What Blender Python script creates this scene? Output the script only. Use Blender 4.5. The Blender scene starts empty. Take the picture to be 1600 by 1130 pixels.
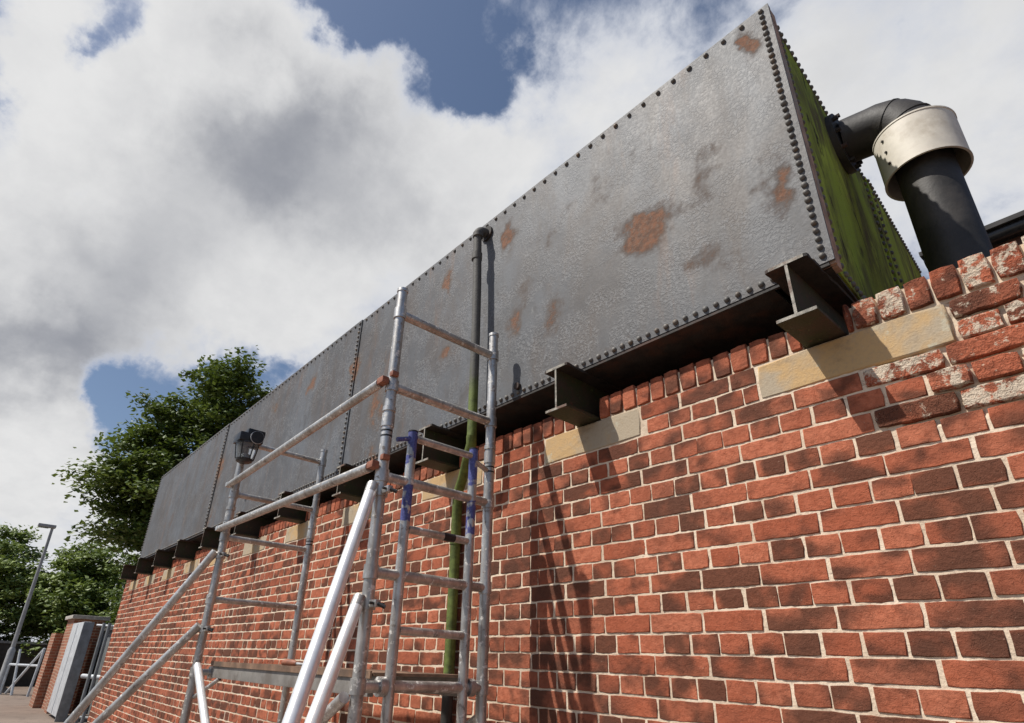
import bpy, bmesh, math, random
from mathutils import Vector, Matrix, noise as mnoise
rng = random.Random(7)
sc = bpy.context.scene
COL = sc.collection
H = 1.5                      # eye height: all z values below are relative to it
R = math.radians

# ------------------------------------------------------------------ camera
YAW, PIT, ROL, FPX, CX, CY = -0.878759, 0.423954, 0.0392381, 903.99, 758.63, 632.26
fw = Vector((math.sin(YAW)*math.cos(PIT), math.cos(YAW)*math.cos(PIT), math.sin(PIT)))
r0 = Vector((math.cos(YAW), -math.sin(YAW), 0)); u0 = r0.cross(fw)
rt = math.cos(ROL)*r0 + math.sin(ROL)*u0
up = -math.sin(ROL)*r0 + math.cos(ROL)*u0
cd = bpy.data.cameras.new('camera'); cam = bpy.data.objects.new('camera', cd); COL.objects.link(cam)
cam.matrix_world = Matrix(((rt.x, up.x, -fw.x, 0), (rt.y, up.y, -fw.y, 0), (rt.z, up.z, -fw.z, H), (0, 0, 0, 1)))
cd.sensor_width = 36; cd.sensor_fit = 'HORIZONTAL'; cd.lens = FPX/1600*36
cd.shift_x = (800-CX)/1600; cd.shift_y = (CY-565)/1600
cd.clip_start = 0.02; cd.clip_end = 3000
sc.camera = cam
def ray(px, py):
    return (rt*((px-CX)/FPX) - up*((py-CY)/FPX) + fw).normalized()
def proj(q):
    c = q.dot(fw); return (CX+FPX*q.dot(rt)/c, CY-FPX*q.dot(up)/c)

# ------------------------------------------------------------------ node helper
class NT:
    cap = True
    def __init__(s, tree): s.t = tree; s.n = tree.nodes; s.l = tree.links
    def node(s, typ, **kw):
        n = s.n.new(typ)
        for k, v in kw.items(): setattr(n, k, v)
        return n
    def put(s, sock, v):
        if v is None: return
        if hasattr(v, 'is_output') or isinstance(v, bpy.types.NodeSocket): s.l.new(v, sock)
        else:
            if isinstance(v, (tuple, list)) and len(v) == 3 and sock.type == 'RGBA': v = (*v, 1)
            sock.default_value = v
    def math(s, op, a, b=None, c=None, clamp=False):
        n = s.node('ShaderNodeMath', operation=op, use_clamp=clamp)
        s.put(n.inputs[0], a); s.put(n.inputs[1], b); s.put(n.inputs[2], c); return n.outputs[0]
    def vmath(s, op, a, b=None, out=0):
        n = s.node('ShaderNodeVectorMath', operation=op)
        s.put(n.inputs[0], a); s.put(n.inputs[1], b); return n.outputs[out]
    def noise(s, vec, scale, detail=4, rough=.55, dist=0, w=None):
        n = s.node('ShaderNodeTexNoise'); 
        if w is not None: vec = s.vmath('ADD', vec, s.vmath('MULTIPLY', s.comb(w), (1.0, 2.3, 3.1)))
        s.put(n.inputs['Vector'], vec); n.inputs['Scale'].default_value = scale
        n.inputs['Detail'].default_value = max(1, min(detail, math.log2(700/scale))) if s.cap else detail; n.inputs['Roughness'].default_value = rough
        n.inputs['Distortion'].default_value = dist; return n.outputs[0]
    def comb(s, w):
        n = s.node('ShaderNodeCombineXYZ')
        for i in range(3): s.put(n.inputs[i], w)
        return n.outputs[0]
    def ramp(s, f, a, b, lo=0., hi=1., smooth=True):
        n = s.node('ShaderNodeMapRange'); n.interpolation_type = 'SMOOTHSTEP' if smooth else 'LINEAR'
        s.put(n.inputs[0], f); s.put(n.inputs[1], a); s.put(n.inputs[2], b); s.put(n.inputs[3], lo); s.put(n.inputs[4], hi); return n.outputs[0]
    def mix(s, f, a, b, blend='MIX'):
        n = s.node('ShaderNodeMix', data_type='RGBA', blend_type=blend)
        s.put(n.inputs[0], f); s.put(n.inputs[6], a); s.put(n.inputs[7], b); return n.outputs[2]
    def scale(s, vec, v):
        n = s.node('ShaderNodeMapping'); s.put(n.inputs[0], vec); n.inputs['Scale'].default_value = v; return n.outputs[0]
    def bump(s, h, strength=.3, dist=.01, nrm=None):
        n = s.node('ShaderNodeBump'); s.put(n.inputs['Height'], h); n.inputs['Strength'].default_value = strength
        n.inputs['Distance'].default_value = dist; s.put(n.inputs['Normal'], nrm); return n.outputs[0]

# ------------------------------------------------------------------ world: Nishita blue with cumulus mixed in
SUN = Vector((-.5, -1, 1.64)).normalized()
wd = bpy.data.worlds.new('World'); sc.world = wd; wd.use_nodes = True
t = NT(wd.node_tree); t.cap = False; t.n.clear()
sky = t.node('ShaderNodeTexSky', sky_type='NISHITA'); sky.sun_disc = False
sky.sun_elevation = math.asin(SUN.z); sky.sun_rotation = math.atan2(SUN.x, SUN.y)
sky.air_density = 1.0; sky.dust_density = 1.4; sky.ozone_density = 2.0
dirv = t.vmath('NORMALIZE', t.node('ShaderNodeTexCoord').outputs['Generated'])
sep = t.node('ShaderNodeSeparateXYZ'); t.put(sep.inputs[0], dirv)
zz = t.math('ADD', t.math('MAXIMUM', sep.outputs[2], 0.0), .35)
cmb = t.node('ShaderNodeCombineXYZ'); t.put(cmb.inputs[0], t.math('DIVIDE', sep.outputs[0], zz)); t.put(cmb.inputs[1], t.math('DIVIDE', sep.outputs[1], zz))
cp = cmb.outputs[0]
wn = t.node('ShaderNodeTexNoise'); t.put(wn.inputs['Vector'], dirv); wn.inputs['Scale'].default_value = 5.5; wn.inputs['Detail'].default_value = 7; wn.inputs['Roughness'].default_value = .58
warp = t.vmath('SCALE', t.vmath('SUBTRACT', wn.outputs[1], (.5, .5, .5))); t.put(warp.node.inputs['Scale'], .34)
dw = t.vmath('NORMALIZE', t.vmath('ADD', dirv, warp))
def blobs(lst):
    acc = 0.0
    for (px, py, rad, wt) in lst:
        c = ray(px, py); s = max((rad/FPX)**2/2, 1e-5)
        d = t.vmath('DOT_PRODUCT', dw, tuple(c), out=1)
        e = t.math('EXPONENT', t.math('MULTIPLY', t.math('SUBTRACT', d, 1.0), 1/s))
        acc = t.math('MULTIPLY_ADD', e, wt, acc)
    return acc
n1 = t.noise(cp, 2.0, 9, .60, .25)
n2 = t.noise(cp, 9.0, 7, .62, .3)
nz_ = t.math('ADD', t.math('MULTIPLY', t.math('SUBTRACT', n1, .5), 1.15), t.math('MULTIPLY', t.math('SUBTRACT', n2, .5), .50))
cov = t.math('ADD', t.math('ADD', nz_, .27), blobs([(700, 450, 1000, .13),
    (640, 25, 110, -.44), (755, 130, 70, -.42), (510, -20, 85, -.38), (150, 35, 45, -.55), (-10, 110, 45, -.40),
    (250, 590, 85, -.50), (150, 615, 60, -.45), (370, 565, 50, -.30), (80, 700, 80, .45), (30, 640, 70, .30),
    (330, 110, 175, .50), (460, 330, 230, .50), (100, 400, 240, .50), (720, 290, 90, .46), (60, 60, 70, .36), (150, 1000, 300, .30),
    (930, 180, 160, .34), (1420, 150, 200, .38), (1150, 100, 130, .16), (1300, 10, 120, .04), (1590, 60, 80, -.06), (1590, 300, 80, .16), (1090, -10, 70, -.08)]))
alpha = t.ramp(cov, .40, .66)
dk = t.math('ADD', blobs([(410, 210, 80, .50), (520, 270, 110, .40), (300, 260, 100, .20), (60, 540, 70, .50), (220, 400, 130, .28), (620, 340, 100, .25), (1300, 40, 120, .18), (120, 480, 130, .25)]),
            t.math('MULTIPLY', nz_, .55))
shade = t.ramp(dk, -.08, .95)
n3 = t.noise(cp, 16, 5, .6, .2)
ccol = t.mix(shade, (.90, .90, .90), (.33, .345, .39))
ccol = t.mix(t.ramp(n3, .35, .7, 0, .18), ccol, (.60, .61, .64))
ccol = t.mix(t.ramp(cov, .44, .84), (.60, .65, .77), ccol)
bg1 = t.node('ShaderNodeBackground'); t.put(bg1.inputs[0], sky.outputs[0]); bg1.inputs[1].default_value = .095
bg2 = t.node('ShaderNodeBackground'); t.put(bg2.inputs[0], ccol); bg2.inputs[1].default_value = .88
ms = t.node('ShaderNodeMixShader'); t.put(ms.inputs[0], alpha); t.l.new(bg1.outputs[0], ms.inputs[1]); t.l.new(bg2.outputs[0], ms.inputs[2])
wo = t.node('ShaderNodeOutputWorld'); t.l.new(ms.outputs[0], wo.inputs[0])

sd = bpy.data.lights.new('sun', 'SUN'); sun = bpy.data.objects.new('sun', sd); COL.objects.link(sun)
sd.energy = 5.0; sd.angle = R(.55); sd.color = (1, .955, .885)
sun.rotation_euler = (-SUN).to_track_quat('-Z', 'Y').to_euler(); sun.location = (-5, -8, 16)
vs = sc.view_settings; vs.view_transform = 'Standard'; vs.look = 'None'; vs.gamma = 1; vs.exposure = 0; vs.use_curve_mapping = False
sc.cycles.max_bounces = 5; sc.cycles.diffuse_bounces = 2; sc.cycles.glossy_bounces = 2; sc.cycles.transmission_bounces = 6

# ------------------------------------------------------------------ materials
def material(name):
    m = bpy.data.materials.new(name); m.use_nodes = True
    t = NT(m.node_tree); b = t.n['Principled BSDF']
    return m, t, b
def gpos(t): return t.node('ShaderNodeNewGeometry').outputs['Position']
def plain(name, col, rough=.6, metal=0, var=.25, scale=12, bump=.15, bd=.004, dirt=None):
    m, t, b = material(name); p = gpos(t)
    n = t.noise(p, scale, 6, .6)
    c = t.mix(t.ramp(n, .3, .7), tuple(x*(1-var) for x in col), tuple(min(1, x*(1+var)) for x in col))
    if dirt: c = t.mix(t.ramp(t.noise(p, scale*.45, 8, .65), .48, .66, 0, .9), c, dirt)
    t.put(b.inputs['Base Color'], c); b.inputs['Roughness'].default_value = rough; b.inputs['Metallic'].default_value = metal
    t.put(b.inputs['Normal'], t.bump(t.noise(p, scale*7, 5, .6), bump, bd))
    return m
def brick_mat(name, attr=False, old=False, pale=0.):
    m, t, b = material(name); p = gpos(t)
    if attr:
        rnd = t.node('ShaderNodeAttribute', attribute_name='rnd').outputs['Fac']
    else: rnd = t.node('ShaderNodeObjectInfo').outputs['Random']
    w = t.math('MULTIPLY', rnd, 37.0)
    r2 = t.math('FRACT', t.math('MULTIPLY', rnd, 7.31)); r3 = t.math('FRACT', t.math('MULTIPLY', rnd, 23.7))
    base = t.mix(r2, (.36, .100, .050), (.52, .170, .092))
    base = t.mix(t.ramp(t.noise(p, 45, 5, .65, .2, w), .35, .7, 0, .6), base, (.30, .075, .034))
    dark = t.mix(r3, (.052, .022, .015), (.110, .044, .025))
    pat = t.noise(t.scale(p, (1, 1, 1.3)), 8.5, 2, .45, .25, w)
    bias = t.ramp(r3, 0., 1., -.16, .18, False)
    f = t.ramp(t.math('ADD', pat, bias), .40, .68, 0, .88)
    c = t.mix(f, base, dark)
    # soot in soft drifts across courses, pale specks
    c = t.mix(t.ramp(t.noise(p, 1.6, 5, .62, .4), .46, .70, 0, .50), c, (.085, .040, .026))
    sp = t.noise(p, 170, 3, .6, 0, w)
    c = t.mix(t.ramp(sp, .68, .80, 0, .5), c, (.55, .40, .30))
    c = t.mix(t.ramp(sp, .36, .22, 0, .55), c, (.07, .03, .02))
    if old:
        li = t.noise(p, 26, 9, .72, .4, w)
        lb = t.ramp(t.math('FRACT', t.math('MULTIPLY', rnd, 3.77)), 0, 1, -.12, .12, False)
        c = t.mix(t.ramp(t.math('ADD', li, lb), .50, .60, 0, .92), c, t.mix(t.noise(p, 120, 4, .6), (.50, .40, .29), (.68, .60, .48)))
    t.put(b.inputs['Base Color'], c); b.inputs['Roughness'].default_value = .88
    b.inputs['Specular IOR Level'].default_value = .25
    hgt = t.math('ADD', t.math('MULTIPLY', t.noise(p, 60, 6, .62, .5, w), 1.), t.math('MULTIPLY', t.noise(p, 260, 3, .6), .35))
    cr = t.ramp(t.math('ABSOLUTE', t.math('SUBTRACT', t.noise(t.scale(p, (1, 1, 2.2)), 16, 4, .6, 1.2, w), .5)), 0, .015, -.30, 0)
    t.put(b.inputs['Normal'], t.bump(t.math('ADD', hgt, cr), .75 if not old else 1.0, .0045 if not old else .009))
    return m
M = {}
M['brick'] = brick_mat('brick_red'); M['brick_far'] = brick_mat('brick_red_joined', attr=True)
M['brick_old'] = brick_mat('brick_lichen', old=True)
def mortar_mat():
    m, t, b = material('mortar'); p = gpos(t)
    c = t.mix(t.ramp(t.noise(p, 8, 6, .6), .3, .7), (.62, .49, .36), (.80, .665, .51))
    c = t.mix(t.ramp(t.noise(p, 90, 5, .65), .50, .72, 0, .3), c, (.46, .36, .26))
    c = t.mix(t.ramp(t.noise(t.scale(p, (1, 1, 3)), 30, 5, .6), .58, .72, 0, .6), c, (.22, .16, .12))
    c = t.mix(t.ramp(t.noise(p, 1.8, 6, .65, .4), .50, .70, 0, .45), c, (.36, .27, .20))
    t.put(b.inputs['Base Color'], c); b.inputs['Roughness'].default_value = .95; b.inputs['Specular IOR Level'].default_value = .15
    t.put(b.inputs['Normal'], t.bump(t.noise(p, 110, 6, .7), .6, .004)); return m
M['mortar'] = mortar_mat()
def stone_mat():
    m, t, b = material('sandstone'); p = gpos(t)
    rnd = t.node('ShaderNodeObjectInfo').outputs['Random']
    c = t.mix(t.ramp(t.noise(p, 3.5, 4, .6, .4, t.math('MULTIPLY', rnd, 20)), .42, .58), (.42, .35, .255), (.53, .355, .175))
    c = t.mix(t.ramp(t.noise(p, 60, 7, .7), .45, .75, 0, .5), c, (.36, .27, .18))
    c = t.mix(t.ramp(t.noise(p, 9, 8, .7), .60, .66, 0, .7), c, (.50, .47, .36))
    c = t.mix(t.ramp(t.noise(p, 6, 7, .7, .3), .54, .68, 0, .55), c, (.24, .17, .11))
    t.put(b.inputs['Base Color'], c); b.inputs['Roughness'].default_value = .9; b.inputs['Specular IOR Level'].default_value = .2
    t.put(b.inputs['Normal'], t.bump(t.noise(p, 120, 6, .7), .5, .004)); return m
M['stone'] = stone_mat()
def tank_mat():
    m, t, b = material('tank_paint'); p = gpos(t)
    ps = t.scale(p, (1, 1, .40))
    big = t.noise(p, 1.1, 5, .6, .3)
    c = t.mix(t.ramp(big, .32, .68), (.098, .097, .098), (.150, .160, .172))
    c = t.mix(t.ramp(t.noise(ps, 3.2, 7, .68, .6), .42, .66, 0, .75), c, (.105, .080, .062))
    c = t.mix(t.ramp(t.noise(t.scale(p, (1, 1, .6)), 8, 6, .70, .5), .50, .68, 0, .55), c, (.070, .064, .060))
    c = t.mix(t.ramp(t.noise(t.scale(p, (1, 1, .18)), 6, 6, .66, .3), .56, .70, 0, .5), c, (.19, .115, .075))
    zone = t.ramp(t.noise(p, 5.5, 5, .66, .4), .40, .60)
    fl = t.noise(p, 64, 3.5, .72, .3)
    c = t.mix(t.math('MULTIPLY', zone, t.ramp(fl, .48, .62, 0, .65)), c, (.25, .25, .248))
    c = t.mix(t.ramp(fl, .42, .32, 0, .55), c, (.065, .060, .055))
    c = t.mix(t.ramp(t.noise(t.scale(p, (1, 1, .3)), 22, 5, .65, .4), .63, .73, 0, .45), c, (.30, .29, .27))
    pit = t.ramp(t.noise(p, 38, 4, .6, .6), .36, .30, 0, .8)
    c = t.mix(pit, c, (.06, .052, .046))
    c = t.mix(1.0, c, (.74, .75, .77), 'MULTIPLY')
    # brown staining and rust patches with ragged edges
    wv = t.node('ShaderNodeTexNoise'); t.put(wv.inputs['Vector'], p); wv.inputs['Scale'].default_value = 9; wv.inputs['Detail'].default_value = 3
    sc_ = t.vmath('SCALE', t.vmath('SUBTRACT', wv.outputs[1], (.5, .5, .5))); t.put(sc_.node.inputs['Scale'], .22); pw = t.vmath('ADD', p, sc_)
    acc = 0.0
    for (px, py, rx_, rz_, wt) in ((1012, 358, .10, .12, .34), (1222, 292, .07, .15, .30), (1172, 62, .04, .07, .30), (1100, 262, .13, .10, .17), (935, 300, .30, .24, .13), (1090, 405, .06, .07, .22),
                                   (792, 372, .07, .12, .30), (800, 520, .08, .12, .20), (702, 440, .07, .11, .32), (696, 556, .07, .07, .28), (555, 575, .08, .10, .28), (585, 640, .10, .30, .22), (575, 720, .16, .08, .20),
                                   (490, 600, .10, .10, .2), (330, 800, .10, .30, .2), (346, 730, .12, .2, .2), (430, 640, .1, .1, .2), (270, 800, .3, .3, .12), (860, 500, .07, .10, .15), (990, 520, .14, .05, .16), (820, 440, .12, .15, .14)):
        d = ray(px, py); q = d*(1.955/d.y); q.z += H
        dx = t.vmath('MULTIPLY', t.vmath('SUBTRACT', pw, tuple(q)), (1/rx_, 0, 1/rz_))
        e = t.math('EXPONENT', t.math('MULTIPLY', t.vmath('DOT_PRODUCT', dx, dx, out=1), -.7))
        acc = t.math('MULTIPLY_ADD', e, wt, acc)
    rn = t.math('ADD', t.noise(t.scale(p, (1, 1, .8)), 3.2, 6, .62, .25), t.math('MULTIPLY', t.math('SUBTRACT', t.noise(p, 17, 5, .68), .5), .36))
    rn = t.math('ADD', t.math('MULTIPLY', t.math('SUBTRACT', rn, .5), .62), t.math('ADD', acc, .42))
    stain = t.ramp(rn, .50, .66, 0, .48)
    c = t.mix(stain, c, (.15, .095, .062))
    rmask = t.ramp(rn, .60, .66)
    rust = t.mix(t.ramp(t.noise(p, 24, 5, .65), .35, .65), (.115, .062, .040), (.235, .105, .056))
    rust = t.mix(t.ramp(t.noise(p, 60, 4, .7), .48, .68, 0, .65), rust, (.20, .15, .115))
    c = t.mix(t.math('MULTIPLY', rmask, .85), c, rust)
    t.put(b.inputs['Base Color'], c)
    t.put(b.inputs['Roughness'], t.math('ADD', t.math('ADD', t.ramp(fl, .3, .7, .50, .58), t.math('MULTIPLY', t.noise(ps, 4.5, 5, .65, .4), .16)), t.math('MULTIPLY', stain, .6)))
    t.put(b.inputs['Specular IOR Level'], t.ramp(stain, 0, .5, .60, .36))
    h = t.math('ADD', t.math('MULTIPLY', t.ramp(fl, .38, .62), t.math('MULTIPLY_ADD', zone, .75, .08)), t.math('MULTIPLY', t.noise(p, 140, 3, .7, .3), .35))
    h = t.math('SUBTRACT', h, t.math('MULTIPLY', rmask, .4))
    nr = t.bump(t.noise(p, 3, 4, .5), .25, .03)
    t.put(b.inputs['Normal'], t.bump(h, .60, .0017, nr)); return m
M['tank'] = tank_mat()
def algae_mat():
    m, t, b = material('algae_steel'); p = gpos(t)
    ps = t.scale(p, (1, 1, .35))
    c = t.mix(t.ramp(t.noise(ps, 3.5, 8, .65, .5), .35, .62), (.11, .095, .045), (.29, .37, .05))
    c = t.mix(t.ramp(t.noise(ps, 9, 8, .68, .4), .52, .66, 0, .85), c, (.38, .47, .07))
    c = t.mix(t.ramp(t.noise(t.scale(p, (1, 1, .25)), 6, 8, .72, .8), .55, .64, 0, .92), c, (.030, .022, .017))
    c = t.mix(t.ramp(t.noise(p, 26, 6, .7, .5), .60, .68, 0, .7), c, (.20, .17, .12))
    t.put(b.inputs['Base Color'], c); b.inputs['Roughness'].default_value = .95; b.inputs['Specular IOR Level'].default_value = .2
    t.put(b.inputs['Normal'], t.bump(t.noise(p, 60, 7, .7), .9, .008)); return m
M['algae'] = algae_mat()
M['rivet'] = plain('rivet_paint', (.12, .115, .105), .6, 0, .4, 30, .3, .002, (.15, .10, .06))
M['rust'] = plain('rust_steel', (.24, .125, .075), .85, 0, .5, 16, .5, .004, (.20, .17, .14))
M['rust_pale'] = plain('rust_pale', (.36, .235, .17), .85, 0, .4, 14, .5, .004, (.30, .27, .24))
M['dark_steel'] = plain('dark_steel', (.030, .025, .021), .75, 0, .4, 14, .4, .004, (.075, .035, .022))
def beam_mat():
    m, t, b = material('beam_paint'); p = gpos(t)
    c = t.mix(t.ramp(t.noise(p, 7, 7, .65, .4), .35, .65), (.030, .037, .011), (.048, .031, .019))
    c = t.mix(t.ramp(t.noise(p, 22, 6, .7), .56, .68, 0, .8), c, (.085, .034, .018))
    c = t.mix(t.ramp(t.noise(p, 45, 5, .7), .62, .74, 0, .7), c, (.16, .20, .07))
    t.put(b.inputs['Base Color'], c); b.inputs['Roughness'].default_value = .7
    t.put(b.inputs['Normal'], t.bump(t.noise(p, 80, 6, .7), .6, .004)); return m
M['beam'] = beam_mat()
M['beam_edge'] = plain('beam_edge', (.27, .25, .21), .7, 0, .5, 30, .6, .003, (.13, .06, .035))
def alu_mat(name, blue=None):
    m, t, b = material(name); p = gpos(t)
    n = t.noise(t.scale(p, (1, 1, .35)), 26, 8, .68, .4)
    c = t.mix(t.ramp(n, .30, .70), (.42, .405, .385), (.64, .63, .61))
    c = t.mix(t.ramp(t.noise(t.scale(p, (1, 1, .5)), 7, 5, .65, .3), .42, .66, 0, .65), c, (.27, .25, .225))
    st = t.ramp(t.noise(p, 34, 8, .7), .57, .64)
    c = t.mix(t.math('MULTIPLY', st, .75), c, (.80, .78, .73))
    ds = t.ramp(t.noise(p, 27, 7, .7, .3, 3.), .585, .66)
    c = t.mix(t.math('MULTIPLY', ds, .8), c, (.16, .13, .11))
    met = t.math('SUBTRACT', .80, t.math('MULTIPLY', t.math('MAXIMUM', st, ds), .75))
    if blue:
        sp = t.node('ShaderNodeSeparateXYZ'); t.put(sp.inputs[0], p); z = sp.outputs[2]
        bn = t.math('MULTIPLY', t.math('SUBTRACT', t.noise(t.scale(p, (1, 1, .4)), 26, 6, .6), .5), .55)
        acc = 0.0
        for z0, z1 in blue:
            k = t.math('SUBTRACT', 1.0, t.math('ABSOLUTE', t.math('DIVIDE', t.math('SUBTRACT', z, (z0+z1)/2), (z1-z0)/2)))
            acc = t.math('MAXIMUM', acc, t.ramp(t.math('ADD', k, bn), .02, .10))
        sx = t.ramp(t.noise(p, 15, 3, .5), .42, .48)
        bm_ = t.math('MULTIPLY', acc, sx)
        c = t.mix(t.math('MULTIPLY', bm_, .95), c, t.mix(t.ramp(t.noise(p, 90, 5, .7), .4, .7), (.035, .045, .20), (.09, .11, .36)))
        met = t.math('MULTIPLY', met, t.math('SUBTRACT', 1.0, bm_))
    t.put(b.inputs['Base Color'], c); t.put(b.inputs['Metallic'], met)
    t.put(b.inputs['Roughness'], t.ramp(n, .3, .7, .50, .40))
    t.put(b.inputs['Normal'], t.bump(t.noise(p, 70, 6, .65), .22, .002)); return m
M['alu'] = alu_mat('aluminium'); M['alu_blue'] = alu_mat('aluminium_blue_paint', [(H+.80, H+1.02), (H+.56, H+.73)])
M['alu_sunlit'] = plain('aluminium_sunlit', (.92, .91, .89), .30, .50, .08, 20, .08, .002)  # near-white copy of the aluminium: sun glare painted into the tube colour
M['orange'] = plain('orange_plastic', (.27, .10, .055), .6, 0, .3, 40, .3, .002, (.25, .10, .06))
M['black'] = plain('black_plastic', (.018, .018, .019), .38, 0, .3, 30, .1, .002)
M['black_tape'] = plain('black_tape', (.012, .012, .014), .5, 0, .3, 60, .2, .002)
M['duct'] = plain('duct_black', (.028, .025, .023), .58, 0, .4, 6, .35, .004, (.060, .053, .046))
M['collar'] = plain('collar_alu', (.68, .63, .54), .6, 0, .10, 9, .12, .003, (.50, .44, .35))
M['pipe_top'] = plain('pipe_grey', (.085, .082, .075), .6, 0, .4, 14, .5, .003, (.05, .045, .04))
def green_pipe():
    m, t, b = material('pipe_green'); p = gpos(t)
    sp = t.node('ShaderNodeSeparateXYZ'); t.put(sp.inputs[0], p)
    g = t.mix(t.ramp(t.noise(p, 18, 7, .65), .35, .65), (.065, .088, .014), (.14, .185, .035))
    d = t.mix(t.noise(p, 14, 6, .6), (.05, .047, .042), (.12, .115, .105))
    k = t.math('ADD', sp.outputs[2], t.math('MULTIPLY', t.math('SUBTRACT', t.noise(p, 9, 5, .6), .5), .5))
    c = t.mix(t.ramp(k, H+1.40, H+1.62), g, d)
    c = t.mix(t.ramp(k, H-.02, H-.12), c, (.03, .028, .025))
    t.put(b.inputs['Base Color'], c); b.inputs['Roughness'].default_value = .7
    t.put(b.inputs['Normal'], t.bump(t.noise(p, 60, 6, .65), .5, .003)); return m
M['pipe'] = green_pipe()
M['ply'] = plain('plywood', (.20, .12, .075), .85, 0, .4, 9, .4, .003, (.10, .07, .05))
M['grey_frame'] = plain('grey_frame', (.24, .225, .205), .6, .2, .15, 14, .2, .002, (.16, .14, .12))
M['galv'] = plain('galvanised', (.53, .55, .57), .5, .1, .15, 6, .1, .002)
M['galv_dark'] = plain('galvanised_dark', (.22, .235, .24), .55, .3, .2, 6, .1, .002)
M['lamp_grey'] = plain('lamp_post_paint', (.34, .34, .34), .5, .2, .15, 6, .1, .002)
M['concrete_cap'] = plain('concrete_cap', (.40, .37, .33), .9, 0, .25, 12, .3, .003)
M['felt'] = plain('roof_felt', (.05, .047, .045), .9, 0, .3, 6, .3, .004)
M['fascia'] = plain('fascia_brown', (.11, .05, .033), .8, 0, .3, 8, .2, .003)
M['bark'] = plain('bark', (.10, .075, .055), .9, 0, .4, 9, .8, .02)
def ground_mat():
    m, t, b = material('ground'); p = gpos(t)
    c = t.mix(t.ramp(t.noise(p, .35, 7, .6), .3, .7), (.155, .115, .090), (.225, .17, .135))
    c = t.mix(t.ramp(t.noise(p, 2.5, 8, .65), .5, .7, 0, .6), c, (.085, .058, .045))
    t.put(b.inputs['Base Color'], c); b.inputs['Roughness'].default_value = .95
    t.put(b.inputs['Normal'], t.bump(t.noise(p, 30, 6, .7), .5, .01)); return m
M['ground'] = ground_mat()
def far_brick():
    m, t, b = material('far_brick'); p = gpos(t)
    sp = t.node('ShaderNodeSeparateXYZ'); t.put(sp.inputs[0], p)
    cb = t.node('ShaderNodeCombineXYZ'); t.put(cb.inputs[0], t.math('ADD', sp.outputs[0], sp.outputs[1])); t.put(cb.inputs[1], sp.outputs[2])
    bt = t.node('ShaderNodeTexBrick'); t.put(bt.inputs[0], cb.outputs[0])
    bt.inputs['Color1'].default_value = (.36, .11, .05, 1); bt.inputs['Color2'].default_value = (.20, .075, .04, 1); bt.inputs['Mortar'].default_value = (.42, .31, .22, 1)
    bt.inputs['Scale'].default_value = 1; bt.inputs['Brick Width'].default_value = .225; bt.inputs['Row Height'].default_value = .075; bt.inputs['Mortar Size'].default_value = .008
    c = t.mix(t.ramp(t.noise(p, 2, 7, .6), .4, .7, 0, .5), bt.outputs[0], (.30, .18, .12))
    t.put(b.inputs['Base Color'], c); b.inputs['Roughness'].default_value = .9
    t.put(b.inputs['Normal'], t.bump(bt.outputs[1], -.6, .006)); return m
M['far_brick'] = far_brick()
def leaf_mat(name, ca, cb):
    m, t, b = material(name)
    rnd = t.node('ShaderNodeAttribute', attribute_name='rnd').outputs['Fac']
    c = t.mix(rnd, ca, cb)
    t.put(b.inputs['Base Color'], c); b.inputs['Roughness'].default_value = .5; b.inputs['Specular IOR Level'].default_value = .4
    tr = t.node('ShaderNodeBsdfTranslucent'); t.put(tr.inputs[0], t.mix(.5, c, (.16, .22, .02)))
    mx = t.node('ShaderNodeMixShader'); mx.inputs[0].default_value = .22
    out = t.n['Material Output']; t.l.new(b.outputs[0], mx.inputs[1]); t.l.new(tr.outputs[0], mx.inputs[2]); t.l.new(mx.outputs[0], out.inputs[0]); return m
M['leaf_a'] = leaf_mat('leaf_maple', (.040, .074, .016), (.165, .220, .050))
M['leaf_b'] = leaf_mat('leaf_hedge', (.075, .120, .026), (.29, .36, .10))
def lens_mat():
    m, t, b = material('lamp_lens'); b.inputs['Base Color'].default_value = (.75, .77, .78, 1)
    b.inputs['Roughness'].default_value = .15; b.inputs['Transmission Weight'].default_value = .85; b.inputs['IOR'].default_value = 1.3; return m
M['lens'] = lens_mat()

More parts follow.
